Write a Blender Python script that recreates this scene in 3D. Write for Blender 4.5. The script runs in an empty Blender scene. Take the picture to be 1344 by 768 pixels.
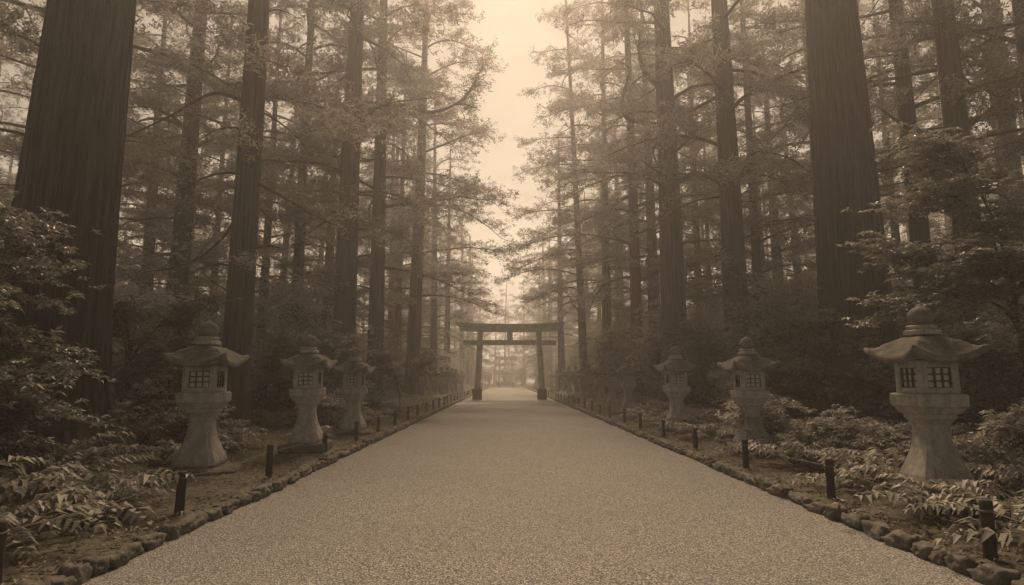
import bpy, math, random
import numpy as np
from mathutils import Vector, Matrix, noise as mnoise

random.seed(7)
RNG = np.random.default_rng(7)
scene = bpy.context.scene
COL = scene.collection
PI = math.pi

# ------------------------------------------------------------------ camera
FOC, CX, CY = 800.0, 672.0, 384.0          # focal length and centre in photo pixels (1344 x 768)
CAM = Vector((0.0, 0.0, 1.5))
PITCH = math.atan(114.0 / FOC)
YAW = -8.0 / FOC
cam_data = bpy.data.cameras.new('camera')
cam_data.sensor_width = 36.0
cam_data.lens = 36.0 * FOC / 1344.0
cam_data.clip_end = 1000.0
cam_data.clip_start = 0.05
cam = bpy.data.objects.new('camera', cam_data)
cam.location = CAM
cam.rotation_euler = (PI / 2 + PITCH, 0, YAW)
COL.objects.link(cam)
scene.camera = cam
CAMR = cam.rotation_euler.to_matrix()


def ray(u, v):
    return CAMR @ Vector(((u - CX) / FOC, -(v - CY) / FOC, -1.0))


def on_ground(u, v, z=0.0):
    d = ray(u, v)
    t = (z - CAM.z) / d.z
    p = CAM + d * t
    return p.x, p.y


def at_dist(u, dist):
    """ground x for a thing seen in picture column u (near the horizon) at distance dist"""
    d = ray(u, 498)
    return d.x / d.y * dist, dist


# ------------------------------------------------------------------ materials
def new_mat(name):
    m = bpy.data.materials.new(name)
    m.use_nodes = True
    nt = m.node_tree
    nt.nodes.clear()
    out = nt.nodes.new('ShaderNodeOutputMaterial')
    return m, nt, out


class NT:
    def __init__(self, nt):
        self.nt = nt

    def n(self, t, **kw):
        nd = self.nt.nodes.new(t)
        for k, v in kw.items():
            if k == 'inp':
                for kk, vv in v.items():
                    if hasattr(vv, 'is_linked') or isinstance(vv, bpy.types.NodeSocket):
                        self.nt.links.new(vv, nd.inputs[kk])
                    else:
                        nd.inputs[kk].default_value = vv
            else:
                setattr(nd, k, v)
        return nd

    def coords(self, scale, kind='Object'):
        tc = self.n('ShaderNodeTexCoord')
        mp = self.n('ShaderNodeMapping', inp={'Vector': tc.outputs[kind], 'Scale': scale})
        return mp.outputs['Vector']

    def noise(self, vec, scale, detail=4, rough=0.55, dist=0.0):
        return self.n('ShaderNodeTexNoise', inp={'Vector': vec, 'Scale': scale, 'Detail': detail,
                                                'Roughness': rough, 'Distortion': dist}).outputs['Fac']

    def ramp(self, fac, stops):
        r = self.n('ShaderNodeValToRGB', inp={'Fac': fac})
        els = r.color_ramp.elements
        while len(els) < len(stops):
            els.new(0.5)
        for e, (p, c) in zip(els, stops):
            e.position = p
            e.color = (c[0], c[1], c[2], 1) if not isinstance(c, float) else (c, c, c, 1)
        return r.outputs['Color']

    def mix(self, fac, a, b, mode='MIX'):
        m = self.n('ShaderNodeMix', data_type='RGBA', blend_type=mode)
        for idx, v in ((0, fac), (6, a), (7, b)):
            if isinstance(v, bpy.types.NodeSocket):
                self.nt.links.new(v, m.inputs[idx])
            else:
                if idx == 0:
                    m.inputs[idx].default_value = v
                else:
                    m.inputs[idx].default_value = (v[0], v[1], v[2], 1) if not isinstance(v, float) else (v, v, v, 1)
        return m.outputs[2]

    def math(self, op, a, b=None):
        m = self.n('ShaderNodeMath', operation=op)
        for i, v in enumerate((a, b)):
            if v is None:
                continue
            if isinstance(v, bpy.types.NodeSocket):
                self.nt.links.new(v, m.inputs[i])
            else:
                m.inputs[i].default_value = v
        return m.outputs[0]

    def bump(self, h, strength, dist, normal=None):
        inp = {'Height': h, 'Strength': strength, 'Distance': dist}
        if normal is not None:
            inp['Normal'] = normal
        return self.n('ShaderNodeBump', inp=inp).outputs['Normal']


def finish(nt, out, T, color, rough, normal=None, spec=0.3):
    b = T.n('ShaderNodeBsdfPrincipled', inp={'Roughness': rough, 'Specular IOR Level': spec})
    if isinstance(color, bpy.types.NodeSocket):
        nt.links.new(color, b.inputs['Base Color'])
    else:
        b.inputs['Base Color'].default_value = (*color, 1)
    if normal is not None:
        nt.links.new(normal, b.inputs['Normal'])
    nt.links.new(b.outputs[0], out.inputs['Surface'])


def mat_bark(name, hscale, vscale, lo, hi, bump_d):
    m, nt, out = new_mat(name)
    T = NT(nt)
    v = T.coords((hscale, hscale, vscale))
    n1 = T.noise(v, 1.0, 6, 0.6, 0.3)
    v2 = T.coords((hscale * 3.2, hscale * 3.2, vscale * 3.5))
    n2 = T.noise(v2, 1.0, 5, 0.65, 0.2)
    h = T.math('ADD', T.math('MULTIPLY', n1, 0.7), T.math('MULTIPLY', n2, 0.35))
    blot = T.noise(T.coords((0.5, 0.5, 0.35)), 2.0, 3)
    col = T.ramp(h, [(0.36, lo), (0.52, tuple((a + b) / 2 for a, b in zip(lo, hi))), (0.68, hi)])
    col = T.mix(T.ramp(blot, [(0.42, 0.0), (0.62, 0.45)]), col, (hi[0] * 0.55, hi[1] * 0.6, hi[2] * 0.55))
    finish(nt, out, T, col, 0.9, T.bump(h, 1.0, bump_d), 0.2)
    return m


def mat_stone(name, lo, hi, moss=0.4, scale=1.0, bump_d=0.006):
    m, nt, out = new_mat(name)
    T = NT(nt)
    v = T.coords((scale, scale, scale))
    fine = T.noise(v, 70, 4, 0.7)
    mid = T.noise(v, 9, 6, 0.65, 0.4)
    streak = T.noise(T.coords((6 * scale, 6 * scale, 0.8 * scale)), 1.0, 4, 0.6)
    mossn = T.noise(v, 5.0, 7, 0.7, 0.6)
    col = T.ramp(mid, [(0.3, lo), (0.7, hi)])
    col = T.mix(0.5, col, T.ramp(fine, [(0.3, (0.1, 0.1, 0.095)), (0.7, (0.55, 0.54, 0.52))]), 'OVERLAY')
    col = T.mix(T.ramp(streak, [(0.45, 0.0), (0.7, 0.55)]), col, (lo[0] * 0.55, lo[1] * 0.55, lo[2] * 0.5))
    geo = T.n('ShaderNodeNewGeometry')
    sep = T.n('ShaderNodeSeparateXYZ', inp={'Vector': geo.outputs['Normal']})
    up = T.n('ShaderNodeMapRange', inp={'Value': sep.outputs['Z'], 'From Min': -0.1, 'From Max': 0.8}).outputs[0]
    mm = T.math('MULTIPLY', T.ramp(mossn, [(0.5 - 0.25 * moss, 0.0), (0.62, 1.0)]), T.math('MULTIPLY', up, moss))
    lich = T.ramp(T.noise(v, 14, 5, 0.7), [(0.6, 0.0), (0.68, 0.5)])
    col = T.mix(lich, col, (hi[0] * 1.15, hi[1] * 1.15, hi[2] * 1.1))
    col = T.mix(mm, col, (0.05, 0.049, 0.036))
    h = T.math('ADD', T.math('MULTIPLY', fine, 0.35), T.math('ADD', mid, T.math('MULTIPLY', mm, 0.8)))
    finish(nt, out, T, col, 0.88, T.bump(h, 0.8, bump_d), 0.25)
    return m


def mat_leaf(name, base, vary=0.45, rough=0.45, trans=0.3, spec=0.4):
    m, nt, out = new_mat(name)
    T = NT(nt)
    geo = T.n('ShaderNodeNewGeometry')
    oi = T.n('ShaderNodeObjectInfo')
    val = T.math('ADD', T.math('MULTIPLY', T.math('SUBTRACT', geo.outputs['Random Per Island'], 0.5), vary * 1.6),
                 T.math('MULTIPLY', T.math('SUBTRACT', oi.outputs['Random'], 0.5), vary * 0.7))
    val = T.math('ADD', val, 1.0)
    hsv = T.n('ShaderNodeHueSaturation', inp={'Value': val, 'Color': (*base, 1)})
    col = hsv.outputs[0]
    p = T.n('ShaderNodeBsdfPrincipled', inp={'Base Color': col, 'Roughness': rough, 'Specular IOR Level': spec})
    tr = T.n('ShaderNodeBsdfTranslucent', inp={'Color': col})
    mx = T.n('ShaderNodeMixShader', inp={0: trans, 1: p.outputs[0], 2: tr.outputs[0]})
    nt.links.new(mx.outputs[0], out.inputs['Surface'])
    return m


def mat_wood(name, lo, hi, scale=(14, 14, 1.2), bump_d=0.003):
    m, nt, out = new_mat(name)
    T = NT(nt)
    n1 = T.noise(T.coords(scale), 1.0, 6, 0.6, 0.5)
    n2 = T.noise(T.coords((2.5, 2.5, 2.5)), 1.0, 4)
    col = T.ramp(n1, [(0.3, lo), (0.7, hi)])
    col = T.mix(T.ramp(n2, [(0.45, 0.0), (0.65, 0.5)]), col, tuple(c * 0.6 for c in lo))
    finish(nt, out, T, col, 0.85, T.bump(n1, 0.6, bump_d), 0.25)
    return m


def mat_gravel():
    m, nt, out = new_mat('gravel')
    T = NT(nt)
    v = T.coords((1, 1, 1))
    wob = T.n('ShaderNodeTexNoise', inp={'Vector': v, 'Scale': 60.0, 'Detail': 2.0})
    vv = T.n('ShaderNodeVectorMath', operation='MULTIPLY_ADD',
             inp={0: wob.outputs['Color'], 1: (0.012, 0.012, 0.012), 2: v}).outputs[0]
    vo = T.n('ShaderNodeTexVoronoi', inp={'Vector': vv, 'Scale': 66.0})
    vo2 = T.n('ShaderNodeTexVoronoi', inp={'Vector': vv, 'Scale': 150.0})
    sep = T.n('ShaderNodeSeparateColor', inp={'Color': vo.outputs['Color']})
    col = T.ramp(sep.outputs[0], [(0.0, (0.21, 0.206, 0.197)), (0.5, (0.39, 0.382, 0.368)), (1.0, (0.59, 0.58, 0.562))])
    gap = T.ramp(vo.outputs['Distance'], [(0.3, 0.0), (0.65, 0.9)])
    col = T.mix(gap, col, (0.07, 0.068, 0.064))
    big = T.noise(T.coords((0.35, 1.1, 1)), 1.0, 5, 0.6)
    col = T.mix(T.ramp(big, [(0.35, 0.0), (0.7, 0.35)]), col, (0.2, 0.195, 0.18))
    rake = T.noise(T.coords((1.6, 9.0, 1)), 1.0, 4, 0.6)
    hgt = T.math('SUBTRACT', T.math('MULTIPLY', rake, 0.9),
                 T.math('ADD', vo.outputs['Distance'], T.math('MULTIPLY', vo2.outputs['Distance'], 0.35)))
    finish(nt, out, T, col, 0.9, T.bump(hgt, 1.0, 0.014), 0.2)
    return m


def mat_ground():
    m, nt, out = new_mat('moss_soil')
    T = NT(nt)
    v = T.coords((1, 1, 1))
    a = T.noise(v, 0.9, 6, 0.6, 0.3)
    b = T.noise(v, 16, 6, 0.7)
    c = T.noise(v, 90, 3, 0.7)
    col = T.ramp(a, [(0.35, (0.06, 0.055, 0.044)), (0.5, (0.1, 0.094, 0.07)), (0.68, (0.14, 0.128, 0.105))])
    col = T.mix(0.7, col, T.ramp(b, [(0.3, 0.2), (0.7, 0.75)]), 'OVERLAY')
    col = T.mix(0.5, col, T.ramp(c, [(0.3, 0.2), (0.7, 0.8)]), 'OVERLAY')
    h = T.math('ADD', b, T.math('MULTIPLY', c, 0.3))
    finish(nt, out, T, col, 0.95, T.bump(h, 1.0, 0.03), 0.15)
    return m


def mat_plain(name, col, rough=0.8):
    m, nt, out = new_mat(name)
    T = NT(nt)
    n = T.noise(T.coords((1, 1, 1)), 12, 4)
    c = T.mix(T.ramp(n, [(0.3, 0.0), (0.7, 0.5)]), col, tuple(x * 0.7 for x in col))
    finish(nt, out, T, c, rough)
    return m


M = {}
M['bark'] = mat_bark('cedar_bark', 7.0, 0.55, (0.02, 0.019, 0.0175), (0.14, 0.132, 0.12), 0.035)
M['bark_big'] = mat_bark('old_cedar_bark', 13.0, 0.5, (0.008, 0.0078, 0.0073), (0.12, 0.116, 0.108), 0.045)
M['limb'] = mat_bark('limb_bark', 14.0, 4.0, (0.05, 0.047, 0.042), (0.13, 0.123, 0.11), 0.006)
M['needle'] = mat_leaf('cedar_needles', (0.24, 0.235, 0.21), 0.45, 0.6, 0.5, 0.25)
M['shrub'] = mat_leaf('shrub_leaf', (0.36, 0.353, 0.32), 0.55, 0.4, 0.4, 0.5)
M['dark_shrub'] = mat_leaf('glossy_leaf', (0.23, 0.225, 0.2), 0.55, 0.36, 0.3, 0.5)
M['fern'] = mat_leaf('fern_leaf', (0.19, 0.183, 0.155), 0.5, 0.5, 0.3, 0.35)
M['litter'] = mat_leaf('dead_leaf', (0.16, 0.145, 0.115), 0.6, 0.8, 0.1, 0.2)
M['stone'] = mat_stone('lantern_stone', (0.27, 0.264, 0.25), (0.52, 0.51, 0.485), 0.4)
M['roof'] = mat_stone('mossy_stone', (0.11, 0.108, 0.1), (0.31, 0.304, 0.285), 1.0, 1.0, 0.014)
M['rock'] = mat_stone('rough_rock', (0.09, 0.087, 0.078), (0.26, 0.25, 0.23), 0.6, 1.0, 0.02)
M['kerb'] = mat_stone('kerb_rock', (0.075, 0.072, 0.066), (0.24, 0.23, 0.21), 0.5, 1.0, 0.02)
M['post'] = mat_wood('dark_post_wood', (0.02, 0.019, 0.017), (0.06, 0.056, 0.05))
M['torii'] = mat_wood('torii_wood', (0.38, 0.37, 0.345), (0.55, 0.537, 0.5), (6, 6, 0.8))
M['torii_cap'] = mat_plain('copper_roofing', (0.5, 0.485, 0.455))
M['torii_base'] = mat_plain('dark_base', (0.07, 0.068, 0.064))
M['gate_wood'] = mat_wood('gate_wood', (0.12, 0.11, 0.095), (0.24, 0.225, 0.2), (8, 8, 1))
M['gate_pale'] = mat_plain('pale_gate_frame', (0.55, 0.53, 0.5))
M['paper'] = mat_plain('window_paper', (0.62, 0.6, 0.56), 0.9)
M['dark_in'] = mat_plain('sooty_stone', (0.07, 0.067, 0.06))
M['rope'] = mat_plain('hemp_rope', (0.13, 0.125, 0.11))
M['gravel'] = mat_gravel()
M['ground'] = mat_ground()


# ------------------------------------------------------------------ mesh helpers
class MB:
    def __init__(self):
        self.v, self.q, self.t, self.n = [], [], [], 0

    def add(self, v, q=None, t=None):
        v = np.asarray(v, dtype=np.float32).reshape(-1, 3)
        if q is not None and len(q):
            self.q.append(np.asarray(q, dtype=np.int32).reshape(-1, 4) + self.n)
        if t is not None and len(t):
            self.t.append(np.asarray(t, dtype=np.int32).reshape(-1, 3) + self.n)
        self.v.append(v)
        self.n += len(v)
        return self

    def mesh(self, name, mat, smooth=True):
        v = np.concatenate(self.v)
        q = np.concatenate(self.q) if self.q else np.zeros((0, 4), np.int32)
        t = np.concatenate(self.t) if self.t else np.zeros((0, 3), np.int32)
        me = bpy.data.meshes.new(name)
        me.vertices.add(len(v))
        me.vertices.foreach_set('co', v.ravel())
        me.loops.add(q.size + t.size)
        me.loops.foreach_set('vertex_index', np.concatenate([q.ravel(), t.ravel()]).astype(np.int32))
        me.polygons.add(len(q) + len(t))
        ls = np.concatenate([np.arange(len(q)) * 4, q.size + np.arange(len(t)) * 3]).astype(np.int32)
        me.polygons.foreach_set('loop_start', ls)
        me.polygons.foreach_set('use_smooth', np.full(len(ls), smooth, dtype=bool))
        me.update(calc_edges=True)
        me.validate()
        me.materials.append(mat)
        return me

    def tube(self, pts, rad, seg=6, cap=True):
        pts = np.asarray(pts, float)
        k = len(pts)
        rad = np.broadcast_to(np.asarray(rad, float), (k,))
        tan = np.gradient(pts, axis=0)
        tan /= np.linalg.norm(tan, axis=1)[:, None] + 1e-9
        ref = np.array([0, 0, 1.0]) if abs(tan[0][2]) < 0.9 else np.array([1.0, 0, 0])
        a = np.cross(tan, ref)
        a /= np.linalg.norm(a, axis=1)[:, None] + 1e-9
        b = np.cross(tan, a)
        th = np.linspace(0, 2 * PI, seg, endpoint=False)
        v = (pts[:, None, :] + rad[:, None, None] * (np.cos(th)[None, :, None] * a[:, None, :] +
                                                     np.sin(th)[None, :, None] * b[:, None, :])).reshape(-1, 3)
        q = [(i * seg + j, i * seg + (j + 1) % seg, (i + 1) * seg + (j + 1) % seg, (i + 1) * seg + j)
             for i in range(k - 1) for j in range(seg)]
        t = []
        if cap:
            v = np.vstack([v, pts[-1:], pts[:1]])
            e, s = k * seg, k * seg + 1
            t = [((k - 1) * seg + j, (k - 1) * seg + (j + 1) % seg, e) for j in range(seg)]
            t += [((j + 1) % seg, j, s) for j in range(seg)]
        return self.add(v, q, t)

    def box(self, c, s, bevel=0.0, taper=1.0):
        """box with chamfered vertical edges and top/bottom edges; taper shrinks the top"""
        x, y, z = s[0] / 2, s[1] / 2, s[2] / 2
        b = max(bevel, 0.0005)
        ring = lambda ex, ey: [(ex, ey - b), (ex - b, ey), (-ex + b, ey), (-ex, ey - b),
                               (-ex, -ey + b), (-ex + b, -ey), (ex - b, -ey), (ex, -ey + b)]
        levels = [(-z, x - b, y - b, 1), (-z + b, x, y, 1), (z - b, x, y, taper), (z, x - b, y - b, taper)]
        v = []
        for zz, ex, ey, k in levels:
            v += [(c[0] + px * k, c[1] + py * k, c[2] + zz) for px, py in ring(ex, ey)]
        q = [(i * 8 + j, i * 8 + (j + 1) % 8, (i + 1) * 8 + (j + 1) % 8, (i + 1) * 8 + j) for i in range(3) for j in range(8)]
        q += [(24, 25, 26, 31), (26, 27, 30, 31), (27, 28, 29, 30), (7, 2, 1, 0), (7, 6, 3, 2), (6, 5, 4, 3)]
        return self.add(v, q)

    def sq_lathe(self, prof, chamfer=0.16, per=6):
        """stack of chamfered squares: prof is a list of (half side, z)"""
        c = chamfer
        base = []
        cs = [(1, 1), (-1, 1), (-1, -1), (1, -1)]
        for i in range(4):
            sx, sy = cs[i]
            p0, p1 = ((sx, sy * (1 - c)), (sx * (1 - c), sy)) if i % 2 == 0 else ((sx * (1 - c), sy), (sx, sy * (1 - c)))
            base += [p0, p1]
        n = len(base)
        v = [(h * px, h * py, z) for h, z in prof for px, py in base]
        k = len(prof)
        q = [(i * n + j, i * n + (j + 1) % n, (i + 1) * n + (j + 1) % n, (i + 1) * n + j) for i in range(k - 1) for j in range(n)]
        v += [(0, 0, prof[0][1]), (0, 0, prof[-1][1])]
        t = [((j + 1) % n, j, k * n) for j in range(n)] + [((k - 1) * n + j, (k - 1) * n + (j + 1) % n, k * n + 1) for j in range(n)]
        return self.add(v, q, t)

    def lathe(self, prof, seg=28):
        k = len(prof)
        th = np.linspace(0, 2 * PI, seg, endpoint=False)
        v = [(r * math.cos(a), r * math.sin(a), z) for r, z in prof for a in th]
        q = [(i * seg + j, i * seg + (j + 1) % seg, (i + 1) * seg + (j + 1) % seg, (i + 1) * seg + j) for i in range(k - 1) for j in range(seg)]
        v += [(0, 0, prof[0][1]), (0, 0, prof[-1][1])]
        t = [((j + 1) % seg, j, k * seg) for j in range(seg)] + [((k - 1) * seg + j, (k - 1) * seg + (j + 1) % seg, k * seg + 1) for j in range(seg)]
        return self.add(v, q, t)

    def leaves(self, base, tip, nrm, width, fold=0.25, droop=0.15):
        """pointed folded leaves, five vertices and two quads each"""
        ax = tip - base
        L = np.linalg.norm(ax, axis=1)[:, None] + 1e-9
        d = ax / L
        n = nrm - d * np.sum(nrm * d, axis=1)[:, None]
        n /= np.linalg.norm(n, axis=1)[:, None] + 1e-9
        s = np.cross(d, n)
        w = np.asarray(width).reshape(-1, 1) * np.ones_like(L)
        mid = base + ax * 0.48 + n * (L * droop * 0.5)
        l = base + ax * 0.45 + s * w * 0.5 + n * (w * fold + L * droop * 0.5)
        r = base + ax * 0.45 - s * w * 0.5 + n * (w * fold + L * droop * 0.5)
        tp = tip - n * (L * droop * 0.5)
        N = len(base)
        v = np.stack([base, l, r, mid, tp], axis=1).reshape(-1, 3)
        o = np.arange(N)[:, None] * 5
        q = np.concatenate([o + np.array([0, 3, 4, 1]), o + np.array([0, 2, 4, 3])], axis=0)
        return self.add(v, q)

    def diamonds(self, base, tip, nrm, width):
        ax = tip - base
        L = np.linalg.norm(ax, axis=1)[:, None] + 1e-9
        d = ax / L
        s = np.cross(d, nrm)
        s /= np.linalg.norm(s, axis=1)[:, None] + 1e-9
        w = np.asarray(width).reshape(-1, 1)
        m = base + ax * 0.5
        v = np.stack([base, m + s * w * 0.5, tip, m - s * w * 0.5], axis=1).reshape(-1, 3)
        o = np.arange(len(base))[:, None] * 4
        return self.add(v, o + np.array([0, 1, 2, 3]))


def link(name, me, parent=None, loc=(0, 0, 0), rot=(0, 0, 0), scale=(1, 1, 1)):
    o = bpy.data.objects.new(name, me)
    o.location, o.rotation_euler, o.scale = loc, rot, scale
    if parent is not None:
        o.parent = parent
    COL.objects.link(o)
    return o


def tag(o, label=None, cat=None, group=None, kind=None):
    for k, v in (('label', label), ('category', cat), ('group', group), ('kind', kind)):
        if v:
            o[k] = v
    return o


def copy_tree(o, parent=None):
    c = o.copy()
    COL.objects.link(c)
    if parent is not None:
        c.parent = parent
    for ch in list(o.children):
        copy_tree(ch, c)
    return c


def unit(v):
    return v / (np.linalg.norm(v, axis=-1, keepdims=True) + 1e-9)


ORD = ['zeroth', 'first', 'second', 'third', 'fourth', 'fifth', 'sixth', 'seventh', 'eighth', 'ninth', 'tenth', 'eleventh',
       'twelfth', 'thirteenth', 'fourteenth', 'fifteenth', 'sixteenth', 'seventeenth', 'eighteenth', 'nineteenth', 'twentieth',
       'twenty-first', 'twenty-second', 'twenty-third', 'twenty-fourth', 'twenty-fifth', 'twenty-sixth', 'twenty-seventh']


# ------------------------------------------------------------------ the ground
PL, PR = -3.1, 3.5        # edges of the gravel
PEND = 118.0


def ground_z(x, y):
    x = np.asarray(x, float)
    y = np.asarray(y, float)
    a = np.where(x < 0.2, PL - x, x - PR)
    s = np.clip((a - 0.1) / 3.0, 0, 1)
    s = s * s * (3 - 2 * s)
    b = (np.sin(x * 1.3 + y * 0.7) * np.sin(y * 0.9 - x * 0.4) * 0.05 + np.sin(x * 3.1 - y * 2.3) * np.sin(y * 2.9 + x) * 0.022 +
         np.sin(x * 0.21 + 1) * np.sin(y * 0.17) * 0.25 * np.clip((a - 4) / 8, 0, 1))
    z = 0.085 + 0.13 * s + b * np.clip(a / 1.5, 0, 1) + 0.018 * np.clip(a - 6, 0, 60)
    return np.where(a > 0.06, z, -0.06)


xs = np.unique(np.concatenate([np.linspace(-140, -30, 40), np.linspace(-30, -12, 50), np.linspace(-12, PL - 0.1, 80), [PL - 0.05],
                               np.linspace(PL, PR, 8), [PR + 0.05], np.linspace(PR + 0.1, 12, 80), np.linspace(12, 30, 50), np.linspace(30, 140, 40)]))
ys = np.unique(np.concatenate([np.linspace(-25, 0, 20), np.linspace(0, 30, 160), np.linspace(30, 70, 110), np.linspace(70, 240, 90)]))
gx, gy = np.meshgrid(xs, ys)
gz = ground_z(gx, gy)
gz = np.where((gy > PEND) & (np.abs(gx) < 4), 0.0 * gz - 0.06, gz)
nx, ny = len(xs), len(ys)
idx = np.arange(nx * ny).reshape(ny, nx)
q = np.stack([idx[:-1, :-1], idx[:-1, 1:], idx[1:, 1:], idx[1:, :-1]], axis=-1).reshape(-1, 4)
gm = MB().add(np.stack([gx, gy, gz], -1).reshape(-1, 3), q).mesh('ground', M['ground'])
tag(link('ground', gm), 'mossy forest floor on both sides of the gravel', None, None, 'structure')

py = np.concatenate([np.linspace(-20, 40, 121), np.linspace(41, PEND + 8, 60)])
px = np.linspace(PL - 0.12, PR + 0.12, 40)
gx, gy = np.meshgrid(px, py)
gz = 0.012 * np.sin(gx * 2.1 + np.sin(gy * 0.6)) * np.sin(gy * 1.7) + 0.006 * np.sin(gx * 5 + gy * 3)
idx = np.arange(gx.size).reshape(gx.shape)
q = np.stack([idx[:-1, :-1], idx[:-1, 1:], idx[1:, 1:], idx[1:, :-1]], axis=-1).reshape(-1, 4)
tag(link('gravel_path', MB().add(np.stack([gx, gy, gz], -1).reshape(-1, 3), q).mesh('gravel_path', M['gravel'])),
    'broad pale gravel approach path leading to the torii', None, None, 'structure')


# ------------------------------------------------------------------ stones
def lumpy(size, seed, sub=3, rough=0.18, boxy=0.5):
    import bmesh
    bm = bmesh.new()
    bmesh.ops.create_icosphere(bm, subdivisions=sub, radius=1.0)
    off = Vector((seed * 13.7, seed * 7.1, seed * 3.3))
    for v in bm.verts:
        p = v.co.copy()
        m = max(abs(p.x), abs(p.y), abs(p.z))
        p = p.lerp(p / m * 0.82, boxy)
        k = 1 + rough * mnoise.noise(p * 1.3 + off) + rough * 0.5 * mnoise.noise(p * 3.1 + off) + rough * 0.25 * mnoise.noise(p * 7 + off)
        v.co = Vector((p.x * size[0] * k, p.y * size[1] * k, p.z * size[2] * k))
    bm.verts.ensure_lookup_table()
    V = [tuple(v.co) for v in bm.verts]
    F = [tuple(x.index for x in f.verts) for f in bm.faces]
    bm.free()
    return MB().add(V, None, F)


KERBS = [lumpy((0.095, 0.135 * (0.75 + 0.13 * k), 0.105), k + 1, 4, 0.34, 0.5).mesh('kerb_stone', M['kerb']) for k in range(6)]

# ------------------------------------------------------------------ posts and ropes
POST_X = {'left': PL - 0.36, 'right': PR + 0.38}
POST_D = {'left': [4.38, 6.75, 9.2, 11.9, 14.5], 'right': [5.05, 7.5, 10.05, 12.75, 15.3]}
for sd in POST_D:
    while POST_D[sd][-1] < 88:
        POST_D[sd].append(POST_D[sd][-1] + 2.55 + random.uniform(-0.12, 0.12))
mb = MB()
mb.lathe([(0.047, -0.15), (0.049, 0.0), (0.046, 0.2), (0.047, 0.415), (0.043, 0.432), (0.03, 0.438)], 18)
post_me = mb.mesh('rope_post', M['post'])
for sd in ('left', 'right'):
    pts = []
    for k, d in enumerate(POST_D[sd]):
        x = POST_X[sd] + random.uniform(-0.03, 0.03)
        z = float(ground_z(x, d))
        o = link('rope_post', post_me, None, (x, d, z), (random.uniform(-.035, .035), random.uniform(-.035, .035), random.uniform(0, 6)),
                 (1, 1, random.uniform(0.93, 1.08)))
        pts.append((x, d, z))
        if k < 26:
            tag(o, f'dark short wooden rope post, {ORD[k + 1]} nearest along the {sd} edge of the gravel', 'post', 'rope posts along the path')
        else:
            tag(o, f'tiny far dark rope post beyond the torii on the {sd} edge', 'post', f'far rope posts on the {sd} edge')
    mb = MB()
    hx = 0.05 if sd == 'left' else -0.05
    p0 = (pts[0][0], pts[0][1] - 2.5, pts[0][2])
    ext = [p0] + pts
    for a, b in zip(ext[:22], ext[1:23]):
        s = np.linspace(0, 1, 12)
        sag = random.uniform(0.03, 0.08)
        P = np.stack([a[0] + (b[0] - a[0]) * s, a[1] + (b[1] - a[1]) * s, a[2] + (b[2] - a[2]) * s + 0.375 - sag * 4 * s * (1 - s)], -1)
        P[:, 0] += hx * 0
        mb.tube(P, 0.0042, 5, True)
    for p in pts[:22]:      # the turn of cord round each post
        th = np.linspace(0, 2 * PI, 15)
        mb.tube(np.stack([p[0] + 0.053 * np.cos(th), p[1] + 0.053 * np.sin(th), p[2] + 0.372 + 0.004 * np.sin(th * 3)], -1), 0.008, 5, False)
    tag(link('rope', mb.mesh('rope', M['rope'])), f'thin sagging cord strung between the {sd} row of posts', 'rope', 'cords along the path')

# kerb stones, each a stone of its own near the camera
for sd in ('left', 'right'):
    ex = PL - 0.10 if sd == 'left' else PR + 0.10
    y = 3.0
    cnt = {}
    n = 0
    while n < 147:
        me = KERBS[random.randrange(6)]
        ln = me.vertices[0].co  # placeholder to keep the stone varied
        s = random.uniform(0.75, 1.2)
        half = max(abs(v.co.y) for v in me.vertices[:60]) * s
        y += half + 0.012
        o = link('kerb_stone', me, None, (ex + random.uniform(-0.02, 0.02), y, random.uniform(0.02, 0.05)),
                 (random.uniform(-.1, .1), random.uniform(-.12, .12), random.uniform(-.12, .12) + (PI if random.random() < .5 else 0)),
                 (random.uniform(0.85, 1.15), s, random.uniform(0.8, 1.1)))
        y += half
        k = sum(1 for d in POST_D[sd] if d < o.location.y)
        cnt[k] = cnt.get(k, 0) + 1
        where = f'{ORD[cnt[k]]} past the {ORD[k]} {sd} rope post' if k else f'{ORD[cnt[k]]} one before the nearest {sd} rope post'
        tag(o, f'rough mossy kerb stone edging the gravel, {where}', 'kerb stone', f'kerb stones on the {sd} edge')
        n += 1
    mb = MB()
    while y < 112:
        L = random.uniform(0.2, 0.36)
        st = lumpy((0.11, L * 0.55, 0.12), int(y * 7), 1, 0.3, 0.6)
        v = st.v[0] + np.array([ex + random.uniform(-.02, .02), y + L / 2, 0.03], np.float32)
        mb.add(v, None, st.t[0])
        y += L
    tag(link('kerb_row', mb.mesh('kerb_row', M['kerb'])), f'far run of kerb stones on the {sd} edge near the torii', 'kerb', None, 'stuff')


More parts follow.
